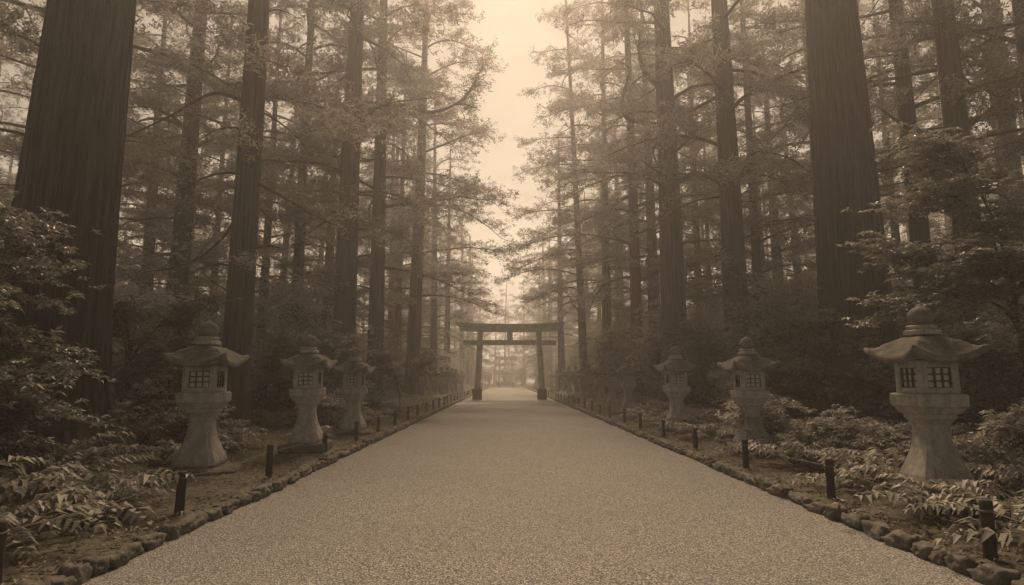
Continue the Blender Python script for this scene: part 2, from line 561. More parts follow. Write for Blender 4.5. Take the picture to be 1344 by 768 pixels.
# ------------------------------------------------------------------ stone lanterns
def lantern_roof():
    """square mossy roof with a swelling hip and lifted corners"""
    mb = MB()
    N, T = 64, 14
    V = []
    def sq(k):
        a = k / N * 4
        i, f = int(a) % 4, a - int(a)
        c = [(1, -1), (1, 1), (-1, 1), (-1, -1)]
        p, q_ = c[i], c[(i + 1) % 4]
        return (p[0] + (q_[0] - p[0]) * f, p[1] + (q_[1] - p[1]) * f, abs(f - 0.5) * 2)
    R = 0.425
    rings = []
    prof = [(1.0, 0.0), (0.985, 0.042), (0.93, 0.056), (0.86, 0.078), (0.79, 0.118), (0.72, 0.166), (0.63, 0.21), (0.53, 0.244), (0.43, 0.268), (0.33, 0.285), (0.2, 0.3)]
    under = [(0.98, -0.035), (0.9, -0.045), (0.7, -0.02), (0.5, 0.0), (0.42, 0.0)]
    allr = [(r, z, True) for r, z in reversed(prof)] + [(r, z, False) for r, z in under]
    for r, z, top in allr:
        for k in range(N):
            x, y, e = sq(k)
            lift = 0.135 * e ** 2.6 * max(0, (r - 0.45) / 0.55) ** 2
            pull = 1 + 0.09 * e ** 5 * max(0, (r - 0.6) / 0.4)
            rnd = 1 - 0.18 * (1 - r) * e ** 2
            px_, py_ = x * r * R * pull * rnd, y * r * R * pull * rnd
            dz = 0.014 * mnoise.noise(Vector((px_ * 9, py_ * 9, 3))) if top else 0
            V.append((px_, py_, z + lift + dz))
    K = len(allr)
    q = [(i * N + j, (i + 1) * N + j, (i + 1) * N + (j + 1) % N, i * N + (j + 1) % N) for i in range(K - 1) for j in range(N)]
    V += [(0, 0, 0.3), (0, 0, 0.0)]
    t = [(j, (j + 1) % N, K * N) for j in range(N)] + [((K - 1) * N + (j + 1) % N, (K - 1) * N + j, K * N + 1) for j in range(N)]
    return mb.add(V, q, t)


ped = MB().sq_lathe([(0.285, 0.0), (0.296, 0.015), (0.3, 0.06), (0.288, 0.11), (0.25, 0.2), (0.212, 0.3), (0.176, 0.41), (0.156, 0.53),
                     (0.15, 0.62), (0.158, 0.69), (0.19, 0.75), (0.212, 0.772), (0.214, 0.82)], 0.22)
plat = MB().sq_lathe([(0.22, 0.0), (0.238, 0.02), (0.268, 0.075), (0.29, 0.093), (0.294, 0.106), (0.294, 0.225), (0.286, 0.238), (0.26, 0.243)], 0.07)
FB = 0.235
fb = MB()
for sx in (-1, 1):
    for sy in (-1, 1):
        fb.box((sx * (FB - 0.045), sy * (FB - 0.045), 0.2), (0.09, 0.09, 0.4), 0.01)
for ax in (0, 1):
    for s in (-1, 1):
        for zz, h in ((0.035, 0.07), (0.355, 0.088)):
            c = [0, 0, zz]
            c[ax] = s * (FB - 0.05)
            sz = [2 * FB - 0.175, 2 * FB - 0.175, h]
            sz[ax] = 0.084
            fb.box(c, sz, 0.008)
roof = lantern_roof()
coll = MB().sq_lathe([(0.15, 0.0), (0.165, 0.01), (0.165, 0.055), (0.14, 0.065), (0.125, 0.075), (0.135, 0.085), (0.142, 0.11), (0.12, 0.125), (0.08, 0.13)], 0.35)
fin = MB().lathe([(0.075, 0.0), (0.1, 0.015), (0.128, 0.055), (0.14, 0.1), (0.135, 0.145), (0.112, 0.185), (0.08, 0.21), (0.045, 0.225), (0.02, 0.245), (0.006, 0.265)], 28)
lat = MB()
wid, hgt = 2 * (FB - 0.09) - 0.004, 0.24
for k in range(4):
    lat.box((-wid / 2 + wid * k / 3, 0, 0), (0.018, 0.022, hgt), 0.002)
    lat.box((0, 0.001, -hgt / 2 + hgt * k / 3), (wid, 0.018, 0.018), 0.002)
lat_me = lat.mesh('lattice', M['dark_in'], False)
pane_me = MB().box((0, 0, 0), (wid, 0.008, hgt), 0.001).mesh('pane', M['paper'], False)
rock_me = lumpy((0.5, 0.48, 0.2), 5, 4, 0.25, 0.5).mesh('base_stone', M['rock'])
plinth = MB()
plinth.box((0, 0, -0.02), (1.12, 1.12, 0.16), 0.03)
plinth.box((0, 0, 0.15), (0.86, 0.86, 0.18), 0.03)
plinth_me = plinth.mesh('plinth', M['rock'], False)
L_ME = {'pedestal': ped.mesh('pedestal', M['stone'], False), 'platform': plat.mesh('platform', M['stone'], False),
        'firebox': fb.mesh('firebox', M['stone'], False), 'roof': roof.mesh('roof', M['roof']),
        'collar': coll.mesh('collar', M['stone'], False), 'finial': fin.mesh('finial', M['roof'])}


def build_lantern(kind):
    r = bpy.data.objects.new('stone_lantern', None)
    COL.objects.link(r)
    r.empty_display_size = 0.3
    if kind == 'rock':
        link('base_stone', rock_me, r, (0, 0, 0.0))
        z = 0.14
    else:
        link('plinth', plinth_me, r, (0, 0, 0.0))
        z = 0.238
    link('pedestal', L_ME['pedestal'], r, (0, 0, z)); z += 0.818
    link('platform', L_ME['platform'], r, (0, 0, z)); z += 0.241
    f = link('firebox', L_ME['firebox'], r, (0, 0, z))
    for k in range(4):
        a = k * PI / 2
        c, s = math.sin(a), -math.cos(a)
        link('lattice', lat_me, f, (c * (FB - 0.03), s * (FB - 0.03), 0.19), (0, 0, a))
        link('pane', pane_me, f, (c * (FB - 0.055), s * (FB - 0.055), 0.19), (0, 0, a))
    z += 0.396
    link('roof', L_ME['roof'], r, (0, 0, z + 0.012)); z += 0.305
    link('collar', L_ME['collar'], r, (0, 0, z)); z += 0.127
    link('finial', L_ME['finial'], r, (0, 0, z))
    return r


LANT = []
g = 'stone lanterns lining the path'
near = [  # column, row of the foot in the photo, base, scale, label
    (262, 615, 'rock', 1.03, 'stone lantern under the giant left cedar, nearest of the left row'),
    (402, 590, 'plinth', 0.97, 'stone lantern on a two-step square plinth, second in the left row'),
    (463, 566, 'rock', 1.0, 'stone lantern before a dark trunk base, third in the left row'),
    (1230, 648, 'rock', 1.0, 'largest stone lantern in the right foreground with a broad mossy roof'),
    (988, 590, 'rock', 0.98, 'stone lantern rising from bushes left of the giant right trunk'),
    (889, 562, 'rock', 1.04, 'stone lantern with mossy roof, third in the right row')]
proto = {}
for (u, v, kind, sc, lab) in near:
    x, y = on_ground(u, v, 0.16)
    o = copy_tree(proto[kind]) if kind in proto else build_lantern(kind)
    proto.setdefault(kind, o)
    o.location = (x, y, float(ground_z(x, y)) - 0.03)
    o.scale = (sc,) * 3
    o.rotation_euler = (random.uniform(-.014, .014), random.uniform(-.014, .014), random.uniform(-.06, .06))
    tag(o, lab, 'stone lantern', g)
    LANT.append((x, y))
far = {'left': [37.5, 43, 46.5, 51, 56, 62, 69], 'right': [27.0, 31.5, 35, 38.5, 42, 46, 51, 57, 64, 72]}
for sd in far:
    for k, d in enumerate(far[sd]):
        x = (-4.95 if sd == 'left' else 5.35) + random.uniform(-.15, .15)
        o = copy_tree(proto['rock'])
        o.location = (x, d, float(ground_z(x, d)) - 0.03)
        o.scale = (random.uniform(1.0, 1.08),) * 3
        o.rotation_euler = (random.uniform(-.02, .02), random.uniform(-.02, .02), random.uniform(-.08, .08))
        tag(o, f'hazy distant stone lantern, {ORD[k + 4]} in the {sd} row from the camera', 'stone lantern', g)
        LANT.append((x, d))
x, y = at_dist(1076, 22)
o = copy_tree(proto['rock'])
o.location = (x, y, float(ground_z(x, y)) - 0.05)
o.scale = (0.95,) * 3
tag(o, 'stone lantern set back in the shrubs beside the giant right trunk', 'stone lantern', g)
LANT.append((x, y))


# ------------------------------------------------------------------ torii
def torii(name, x, y, zb, sc, label):
    r = bpy.data.objects.new(name, None)
    COL.objects.link(r)
    r.location = (x, y, zb)
    r.scale = (sc,) * 3
    half = 2.33
    for s in (-1, 1):
        mb = MB()
        mb.tube([(s * half, 0, 0.3), (s * (half - 0.09), 0, 2.2), (s * (half - 0.2), 0, 4.84)], [0.235, 0.225, 0.205], 24)
        p = link('pillar', mb.mesh('pillar', M['torii']), r)
        mb = MB().box((s * half, 0, 0.37), (0.68, 0.68, 0.82), 0.04)
        link('pillar_base', mb.mesh('pillar_base', M['torii_base'], False), p)
    mb = MB().box((0, 0, 4.08), (6.75, 0.17, 0.37), 0.015)
    link('tie_beam', mb.mesh('tie_beam', M['torii'], False), r)
    mb = MB().box((0, 0, 4.552), (0.42, 0.2, 0.57), 0.015)
    link('centre_strut', mb.mesh('centre_strut', M['torii'], False), r)
    def curved(w0, w1, d0, z0, z1, rise):
        n = 28
        V, q = [], []
        for i in range(n + 1):
            t = i / n * 2 - 1
            c = rise * abs(t) ** 2.6
            V += [(t * w0, -d0, z0 + c), (t * w1, -d0 - 0.03, z1 + c), (t * w1, d0 + 0.03, z1 + c), (t * w0, d0, z0 + c)]
        for i in range(n):
            for j in range(4):
                a = i * 4
                q.append((a + j, a + 4 + j, a + 4 + (j + 1) % 4, a + (j + 1) % 4))
        q += [(0, 1, 2, 3), (n * 4 + 3, n * 4 + 2, n * 4 + 1, n * 4)]
        return MB().add(V, q)
    link('lower_lintel', curved(3.62, 3.72, 0.2, 4.845, 5.13, 0.09).mesh('lower_lintel', M['torii'], False), r)
    k = link('top_lintel', curved(3.85, 4.03, 0.25, 5.133, 5.36, 0.15).mesh('top_lintel', M['torii'], False), r)
    link('ridge_cap', curved(4.04, 4.1, 0.29, 5.363, 5.43, 0.16).mesh('ridge_cap', M['torii_cap'], False), k)
    tag(r, label, 'torii gate', 'torii gates over the path')
    return r


tx, ty = on_ground(669, 524.5, 0)
torii('torii_gate', tx, ty, 0, ty / 44.4, 'weathered wooden torii gate with dark pillar bases standing across the gravel path')
fx, fy = at_dist(664, 116.5)
ft = torii('torii_gate', fx, fy, 0, 0.6, 'small pale hazy torii far down the path in front of the lattice gate')

ft.scale = (0.56, 0.6, 1.06)
# the far lattice gate that closes the path
gr = bpy.data.objects.new('lattice_gate', None)
COL.objects.link(gr)
gxx, gyy = at_dist(662.5, 119)
gr.location = (gxx, gyy, 0)
tag(gr, 'pale wooden lattice gate with twin doors and low side fences at the path end', 'gate')
for s in (-1, 1):
    link('post', MB().box((s * 1.9, 0, 1.6), (0.26, 0.26, 3.0), 0.03).mesh('post', M['gate_pale'], False), gr)
    mb = MB()
    for k in range(9):
        mb.box((s * (0.1 + k * 0.19), 0.0, 1.5), (0.07, 0.07, 2.5), 0.01)
    for z in (0.3, 1.3, 2.7):
        mb.box((s * 0.88, 0.05, z), (1.66, 0.05, 0.14), 0.01)
    d = link('door', mb.mesh('door', M['gate_wood'], False), gr)
    mb = MB().box((s * 0.88, 0.085, 0.72), (1.66, 0.015, 0.7), 0.003)
    link('door_panel', mb.mesh('door_panel', M['gate_wood'], False), d)
    mb = MB()
    for k in range(7):
        mb.box((s * (2.2 + k * 0.3), 0, 1.0), (0.1, 0.08, 1.7), 0.01)
    for z in (0.4, 1.6):
        mb.box((s * 3.1, 0.07, z), (2.1, 0.05, 0.12), 0.01)
    link('side_fence', mb.mesh('side_fence', M['gate_wood'], False), gr)
link('lintel', MB().box((0, 0, 3.2), (4.4, 0.32, 0.2), 0.02).mesh('lintel', M['gate_pale'], False), gr)
link('step', MB().box((0, -0.9, 0.09), (6.2, 1.2, 0.2), 0.02).mesh('step', M['gate_pale'], False), gr)


# ------------------------------------------------------------------ trees
def trunk_mesh(H, seed, seg=22):
    r = np.random.default_rng(seed)
    z = np.concatenate([[-0.4, 0, 0.15, 0.35, 0.6, 1.0, 1.5], np.linspace(2.2, H, 24)])
    th = np.linspace(0, 2 * PI, seg, endpoint=False)
    ph = r.uniform(0, 6.28, 6)
    V = []
    bend = r.uniform(-0.25, 0.25, 2)
    for zz in z:
        t = max(zz, 0) / H
        base = (1 - 0.82 * t) * (1 + 0.6 * math.exp(-max(zz, 0) / 0.55))
        lob = 1 + 0.22 * math.exp(-max(zz, 0) / 0.6) * np.cos(5 * th + ph[0]) + 0.03 * np.cos(3 * th + ph[1] + zz * 0.3) + \
            0.025 * np.cos(8 * th + ph[2] + zz * 0.12) + 0.02 * np.cos(11 * th + ph[3])
        cx = bend[0] * math.sin(t * 3 + ph[4]) - bend[0] * math.sin(ph[4])
        cy = bend[1] * math.sin(t * 3 + ph[5]) - bend[1] * math.sin(ph[5])
        V.append(np.stack([cx + base * lob * np.cos(th), cy + base * lob * np.sin(th), np.full(seg, zz)], -1))
    k = len(z)
    q = [(i * seg + j, i * seg + (j + 1) % seg, (i + 1) * seg + (j + 1) % seg, (i + 1) * seg + j) for i in range(k - 1) for j in range(seg)]
    return MB().add(np.concatenate(V), q).mesh('trunk', M['bark'])


def conifer(seed, z0, H, R, nl, dead=6, dens=1.0, ztop=None, lsz=1.13):
    r = np.random.default_rng(seed)
    limbs, crown = MB(), MB()
    for i in range(nl + dead):
        is_dead = i >= nl
        t = (i + r.uniform(0, 1)) / nl if not is_dead else 0
        z = z0 + ((ztop or H) - z0 - 0.5) * t ** 1.1 if not is_dead else r.uniform(max(2.8, z0 - 5.5), z0 + 2)
        t = max(0.0, (z - z0) / (H - z0))
        az = i * 2.39996 + r.uniform(-.5, .5)
        L = R * (min(1.0, 0.85 + t * 1.2)) * (1 - t) ** 0.36 * r.uniform(0.68, 1.1) + 0.3
        if is_dead:
            L = r.uniform(1.0, 3.2)
        d = np.array([math.cos(az), math.sin(az), 0])
        sd = np.array([-d[1], d[0], 0])
        s = np.linspace(0, 1, 8)
        rise = r.uniform(0.05, 0.45) if not is_dead else r.uniform(-0.3, 0.3)
        fall = r.uniform(0.25, 0.6) if not is_dead else r.uniform(-0.3, 0.4)
        wig = r.uniform(-.12, .12) * L
        P = np.array([0, 0, z]) + d * (s * L)[:, None] + np.array([0, 0, 1]) * ((rise * s - fall * s * s) * L)[:, None] + \
            sd * (wig * np.sin(s * 4.5) + r.normal(0, .025 * L, 8) * s)[:, None]
        r0 = 0.018 + 0.0125 * L
        limbs.tube(P, r0 * (1 - 0.85 * s), 6)
        if is_dead:
            for _ in range(3):
                k = r.integers(3, 7)
                dd = unit(d * r.uniform(-.2, 1) + sd * r.uniform(-1, 1) + np.array([0, 0, r.uniform(-.3, .7)]))
                limbs.tube([P[k], P[k] + dd * L * 0.2, P[k] + dd * L * 0.42 + [0, 0, -0.05]], [r0 * .35, r0 * .22, 0.003], 4)
            if r.random() < 0.35:
                continue
        ntw = int(max(5, L * 3.6))
        st = np.sort(r.uniform(0.22 if not is_dead else 0.6, 1.0, ntw))
        for j, ss in enumerate(st):
            f = ss * 7
            a = int(min(f, 6))
            p0 = P[a] + (P[a + 1] - P[a]) * (f - a)
            sgn = 1 if j % 2 else -1
            ang = r.uniform(0.5, 1.25) * (1 - 0.5 * ss)
            td = d * math.cos(ang) + sd * sgn * math.sin(ang) + np.array([0, 0, r.uniform(-.42, .42)])
            tl = L * 0.42 * (1.05 - 0.55 * ss) * r.uniform(0.6, 1.15) + 0.2
            if is_dead:
                tl *= 0.5
            limbs.tube([p0, p0 + td * tl * 0.5, p0 + td * tl + [0, 0, -0.1 * tl]], [0.012, 0.008, 0.003], 3, False)
            nc = max(3, int(tl * 10.5 * dens))
            qq = r.uniform(0.12, 1.0, nc)
            C = p0 + td * (tl * qq)[:, None] + np.stack([r.normal(0, .13, nc), r.normal(0, .13, nc), r.normal(0, .11, nc) - 0.1 * tl * qq ** 2], -1)
            m = 11
            base = np.repeat(C, m, axis=0) + r.normal(0, .06, (nc * m, 3))
            dirs = unit(unit(td) * 0.6 + r.normal(0, .75, (nc * m, 3)) * np.array([1, 1, 0.5]))
            ln = r.uniform(0.08, 0.19, nc * m)[:, None] * lsz
            nrm = unit(np.array([0, 0, 1.0]) + r.normal(0, .5, (nc * m, 3)))
            crown.diamonds(base, base + dirs * ln, nrm, r.uniform(0.026, 0.052, nc * m) * lsz)
    return trunk_mesh(H, seed), limbs.mesh('branches', M['limb']), crown.mesh('crown', M['needle'], False)


CON = {'tall': [conifer(11, 8.5, 36, 5.7, 46), conifer(12, 7.6, 34, 5.4, 46), conifer(13, 9.5, 38, 5.9, 46)],
       'low': [conifer(21, 3.6, 26, 4.8, 42), conifer(22, 4.6, 28, 5.1, 42), conifer(23, 5.4, 30, 5.4, 42)],
       'near': [conifer(41, 7.5, 36, 5.4, 14, 7, .62, 20.0), conifer(42, 8.5, 34, 5.6, 13, 7, .62, 20.5), conifer(43, 6.5, 36, 5.2, 15, 7, .62, 20.0)],
       'far': [conifer(61, 2.0, 25, 5.0, 24, 0, .42, None, 2.4), conifer(62, 3.0, 28, 5.2, 24, 0, .42, None, 2.4)],
       'mid': [conifer(51, 6.0, 33, 5.5, 38, 5, .85), conifer(52, 7.0, 35, 5.7, 38, 5, .85)],
       'thin': [conifer(31, 5.0, 27, 5.0, 26, 5, .62), conifer(32, 6.0, 30, 5.3, 26, 5, .62)]}
TREES = []


def cedar(x, y, dia, kind, label, var=None, lean=(0, 0), group='cedars of the avenue', hs=1.0, rs=1.0):
    var = len(TREES) % len(CON[kind]) if var is None else var
    tm, lm, cm = CON[kind][var % len(CON[kind])]
    r = bpy.data.objects.new('cedar_tree', None)
    COL.objects.link(r)
    r.location = (x, y, float(ground_z(x, y)) - 0.05)
    a = random.uniform(0, 6.28)
    r.rotation_euler = (lean[1], lean[0], 0)
    link('trunk', tm, r, (0, 0, 0), (0, 0, a), (dia / 2, dia / 2, hs))
    link('branches', lm, r, (0, 0, 0), (0, 0, a), (rs, rs, hs))
    link('crown', cm, r, (0, 0, 0), (0, 0, a), (rs, rs, hs))
    tag(r, label, 'tree', group)
    TREES.append((x, y))
    return r


def extra_limb(root, pts, r0, tw, seed, leafy=0.5):
    """one big visible limb: bare curved wood with tufts at the end"""
    r = np.random.default_rng(seed)
    P = np.array(pts, float)
    s = np.linspace(0, 1, 16)
    k = len(P) - 1
    f = s * k
    Q = []
    for t in f:
        i = min(int(t), k - 1)
        u = t - i
        p_1, p0, p1, p2 = P[max(i - 1, 0)], P[i], P[i + 1], P[min(i + 2, k)]
        Q.append(0.5 * (2 * p0 + (p1 - p_1) * u + (2 * p_1 - 5 * p0 + 4 * p1 - p2) * u * u + (3 * p0 - p_1 - 3 * p1 + p2) * u ** 3))
    Q = np.array(Q)
    mb, cr = MB(), MB()
    mb.tube(Q, r0 * (1 - 0.75 * s), 9)
    for _ in range(tw):
        a = r.integers(6, 16)
        dd = unit(np.array([r.uniform(-1, 1), r.uniform(-1, 1), r.uniform(-.2, .8)]))
        L = r.uniform(.6, 1.6)
        E = Q[a] + dd * L
        mb.tube([Q[a], Q[a] + dd * L * .5 + [0, 0, .06], E], [r0 * .3, r0 * .18, .004], 5)
        n = int(70 * leafy * L)
        C = Q[a] + dd * (L * r.uniform(.3, 1.1, n))[:, None] + r.normal(0, .16, (n, 3))
        C = np.repeat(C, 8, axis=0) + r.normal(0, .05, (n * 8, 3))
        dirs = unit(dd * .5 + r.normal(0, .8, (n * 8, 3)) * [1, 1, .5])
        cr.diamonds(C, C + dirs * r.uniform(.09, .2, n * 8)[:, None], unit(np.array([0, 0, 1.]) + r.normal(0, .5, (n * 8, 3))), r.uniform(.022, .048, n * 8))
    o = link('limb', mb.mesh('limb', M['limb']), root)
    if cr.n:
        link('limb_foliage', cr.mesh('limb_foliage', M['needle'], False), o)
    return o


def giant(x, y, r_bh, H, seed, label, lobes):
    r = np.random.default_rng(seed)
    seg = 420
    th = np.linspace(0, 2 * PI, seg, endpoint=False)
    z = np.concatenate([[-0.5, -0.1], np.linspace(0, 2, 22), np.linspace(2.2, 16, 60), np.linspace(17, H, 10)])
    ks = np.concatenate([r.integers(30, 60, 8), r.integers(60, 95, 8)])
    am = r.uniform(0.5, 1, 16)
    ph = r.uniform(0, 6.28, 16)
    dr = r.normal(0, 0.5, 16)
    V = []
    for zz in z:
        t = max(zz, 0) / H
        base = r_bh * (1.04 - 0.95 * t) * (1 + 0.55 * math.exp(-max(zz, 0) / 0.7) + 0.12 * math.exp(-max(zz, 0) / 3.0))
        lob = np.zeros(seg)
        for (a, wd, amp, zd) in lobes:
            dth = np.angle(np.exp(1j * (th - a)))
            lob += amp * np.exp(-(dth / wd) ** 2) * math.exp(-max(zz, 0) / zd)
        warp = 0.05 * np.sin(3 * th + zz * 0.4) + 0.03 * np.sin(zz * 1.7 + 5 * th)
        rid = np.zeros(seg)
        for k_, a_, p_, d_ in zip(ks, am, ph, dr):
            rid += a_ * np.sin(k_ * (th + warp * 0.4) + p_ + d_ * zz)
        rid = rid / 3.2
        rid = -np.abs(rid) ** 0.7 * 0.05 + 0.03
        rr = base * (1 + lob + 0.02 * np.sin(4 * th + 1 + zz * .15) + 0.015 * np.sin(9 * th + zz * .2)) + rid
        V.append(np.stack([rr * np.cos(th), rr * np.sin(th), np.full(seg, zz)], -1))
    k = len(z)
    i, j = np.meshgrid(np.arange(k - 1), np.arange(seg), indexing='ij')
    q = np.stack([i * seg + j, i * seg + (j + 1) % seg, (i + 1) * seg + (j + 1) % seg, (i + 1) * seg + j], -1).reshape(-1, 4)
    o = bpy.data.objects.new('giant_cedar_tree', None)
    COL.objects.link(o)
    o.location = (x, y, float(ground_z(x, y)) - 0.05)
    link('trunk', MB().add(np.concatenate(V), q).mesh('trunk', M['bark_big']), o)
    tag(o, label, 'tree', 'cedars of the avenue')
    TREES.append((x, y))
    return o


x, y = at_dist(60, 10.6)
gl = giant(x, y, 0.8, 36, 31, 'enormous dark furrowed cedar trunk filling the left foreground', [(-0.6, .35, .28, .7), (-1.9, .3, .2, .6), (0.5, .3, .2, .5), (2.5, .4, .2, .7)])
gl.rotation_euler = (0, 0.016, 0)
x, y = at_dist(1130, 16.8)
giant(x, y, 0.9, 38, 33, 'enormous furrowed cedar trunk with spreading root behind the right foreground lantern', [(-2.3, .2, .45, 1.0), (-1.2, .3, .2, .7), (-0.3, .35, .3, .9), (2.9, .3, .2, .6)])

hand = [  # column at the horizon, distance, diameter, kind, label
    (309, 15.6, 0.74, 'tall', 'slim straight dark cedar just right of the nearest left lantern'),
    (222, 27, 0.98, 'tall', 'grey cedar with a broken stub limb right of the giant left trunk'),
    (186, 38, 0.9, 'low', 'pale hazy cedar just right of the giant left trunk'),
    (384, 34, 0.72, 'tall', 'thin cedar rising behind the second left lantern'),
    (449, 25, 0.98, 'tall', 'stout cedar with a long curved limb behind the third left lantern'),
    (492, 32, 0.9, 'mid', 'straight cedar just right of the stout left avenue cedar'),
    (541, 40, 0.98, 'mid', 'slightly leaning hazy cedar left of the torii'),
    (521, 50, 0.75, 'thin', 'thin pale cedar between two thicker trunks left of the torii'),
    (424, 43, 0.85, 'low', 'hazy cedar left of the stout left avenue cedar'),
    (569, 56, 0.75, 'thin', 'faint cedar second left of the torii'),
    (587, 66, 0.75, 'thin', 'faintest cedar immediately left of the torii'),
    (340, 40, 0.7, 'low', 'pale thin cedar right of the slim dark left cedar'),
    (272, 44, 0.6, 'low', 'pale thin cedar left of the slim dark left cedar'),
    (972, 22, 0.94, 'tall', 'dark straight cedar rising behind the second right lantern'),
    (888, 26, 1.2, 'tall', 'thick cedar with hooked limbs behind the third right lantern'),
    (838, 35, 0.74, 'mid', 'straight cedar left of the thick hooked-limb cedar'),
    (797, 45, 0.8, 'mid', 'hazy cedar midway between torii and thick right cedar'),
    (768, 46, 0.66, 'mid', 'leaning hazy cedar with a bent limb right of the torii'),
    (738, 62, 0.8, 'thin', 'faint cedar immediately right of the torii'),
    (1032, 40, 0.9, 'low', 'pale cedar left of the giant right trunk'),
    (1003, 33, 0.7, 'low', 'thin cedar just right of the dark straight right cedar'),
    (922, 42, 0.55, 'low', 'slender pale cedar between the thick and dark right cedars'),
    (1090, 30, 0.6, 'low', 'narrow cedar half hidden by the giant right trunk'),
    (1226, 21, 0.72, 'tall', 'straight dark cedar first right of the giant right trunk'),
    (1292, 18.5, 0.86, 'tall', 'dark cedar second right of the giant right trunk'),
    (1398, 19, 0.8, 'tall', 'dark cedar at the right edge of the view'),
    (1196, 38, 0.7, 'low', 'pale cedar seen through the gap right of the giant trunk')]
HT = {}
for (u, d, dia, kind, lab) in hand:
    x, y = at_dist(u, d)
    HT[u] = cedar(x, y, dia, 'near' if d < 31 else kind, lab, lean=(random.uniform(-.01, .01), random.uniform(-.01, .01)), rs=1.15 if u in (492, 541, 838, 797) else .98 if u in (569, 738, 587, 521) else 1.0)
HT[768].rotation_euler = (0, -0.035, 0)
HT[309].children[0].scale = (.34, .34, .6)
HT[541].rotation_euler = (0, 0.02, 0)
extra_limb(HT[449], [(0.3, 0, 12.2), (0.9, 0, 12.9), (2.0, -.2, 13.0), (3.3, -.3, 12.6), (4.5, -.3, 13.0), (5.2, -.2, 13.8)], 0.14, 9, 3)
extra_limb(HT[888], [(-0.3, 0, 12.6), (-1.0, 0, 12.8), (-1.7, -.1, 12.9), (-1.95, -.1, 13.6), (-1.7, -.1, 14.6), (-1.5, 0, 15.4)], 0.15, 4, 4)
extra_limb(HT[888], [(-0.2, 0, 14.6), (-0.8, -.2, 15.0), (-1.1, -.3, 15.9), (-1.0, -.3, 17.2)], 0.17, 4, 5)
extra_limb(HT[222], [(-0.3, 0, 12.6), (-1.0, -.1, 12.9), (-1.8, -.1, 12.95), (-2.4, -.1, 12.8)], 0.13, 0, 6)
extra_limb(HT[309], [(0.1, 0, 8.6), (-0.9, -.2, 8.9), (-2.0, -.3, 8.2), (-3.2, -.4, 7.5)], 0.06, 6, 7, 0.3)
extra_limb(HT[309], [(-0.1, 0, 5.9), (-0.5, -.1, 5.0), (-1.3, -.2, 4.3), (-2.3, -.2, 4.1)], 0.05, 4, 8, 0.2)
extra_limb(HT[309], [(0.1, 0, 6.6), (1.0, -.1, 6.1), (2.2, -.2, 5.4), (3.2, -.2, 5.2)], 0.05, 5, 9, 0.2)
extra_limb(HT[768], [(0.0, 0, 6.2), (-0.6, 0, 7.0), (-0.9, 0, 7.8)], 0.12, 2, 10)
extra_limb(HT[972], [(0.1, 0, 8.3), (-1.0, -.2, 8.9), (-2.2, -.4, 8.7), (-3.4, -.5, 9.4)], 0.07, 6, 12, 0.4)
extra_limb(HT[972], [(-0.1, 0, 6.4), (-0.9, -.2, 5.7), (-1.9, -.3, 5.4)], 0.06, 4, 13, 0.3)
extra_limb(HT[972], [(0.1, 0, 9.0), (1.0, -.2, 9.8), (2.2, -.2, 9.6), (3.0, -.2, 9.0)], 0.07, 6, 14, 0.4)

# the rest of the avenue and the woods behind it
fill = []
for sd in (-1, 1):
    d = 52.0 if sd < 0 else 54.0
    while d < 128:
        fill.append((sd * (random.uniform(6.4, 7.6) + (4.2 if d < 100 else 0)) + 0.2, d, random.uniform(0.7, 1.0), 'thin'))
        d += random.uniform(4.6, 6.8)
tries = 0
while tries < 1900 and len(fill) < 135:
    tries += 1
    sd = random.choice((-1, 1))
    d = 17 + 125 * random.random() ** 1.15
    x = sd * random.uniform(9.5, 16 + d * 0.75)
    u = 664 + 800 * x / d
    if u < -60 or u > 1400:
        continue
    if d > 55 and (abs(x) < 17 or random.random() < .65):
        continue
    if any((x - a) ** 2 + (d - b) ** 2 < 14 for a, b in TREES) or any((x - f[0]) ** 2 + (d - f[1]) ** 2 < 13 for f in fill):
        continue
    if d < 34 and any(abs(u - h[0]) < 34 for h in hand):
        continue
    fill.append((x, d, random.uniform(0.5, 0.95), 'far' if d > 82 else 'thin' if d > 31 else 'near' if d < 31 else 'low' if random.random() < 0.62 else 'tall'))
for k in range(22):
    fill.append((-28 + k * 2.7 + random.uniform(-.8, .8), (137 if abs(k - 10.5) > 3 else 166 if abs(k - 10.5) < 1.6 else 148) + random.uniform(-6, 12), random.uniform(.6, .9), 'far'))


for (x, y) in [(-6.8, 5.2), (7.4, 5.8), (-6.8, -2.5), (7.2, -2), (-6.6, -10), (7, -9), (-6.8, -17), (7.2, -17)]:  # unseen cedars, added to shade the near gravel and the air above it
    o = cedar(x, y, random.uniform(.8, 1.0), 'near', 'unseen cedar added to shade the near end of the path', group='unseen cedars added for shade')
    for ch in o.children:
        if y > -4 and not ch.name.startswith('trunk'):
            ch.location.z = 4.0 if y > 3 else 1.5


def row_labels(items, what, far_from, cat, group):
    """label by depth (the rope post it is level with) and by rank outwards from the gravel"""
    bins = {}
    for i, (x, y) in enumerate(items):
        sd = 'left' if x < 0.2 else 'right'
        k = max(1, sum(1 for d in POST_D[sd] if d < y + 1.2))
        bins.setdefault((sd, min(k, 27)), []).append((abs(x), i))
    out = [None] * len(items)
    for (sd, k), lst in bins.items():
        lst.sort()
        for n, (_, i) in enumerate(lst):
            if items[i][1] < far_from and n + 1 < len(ORD) and k < 27:
                out[i] = (f'{what}, {ORD[n + 1]} outward from the gravel beside the {ORD[k]} {sd} rope post', group)
            else:
                out[i] = None
    return out


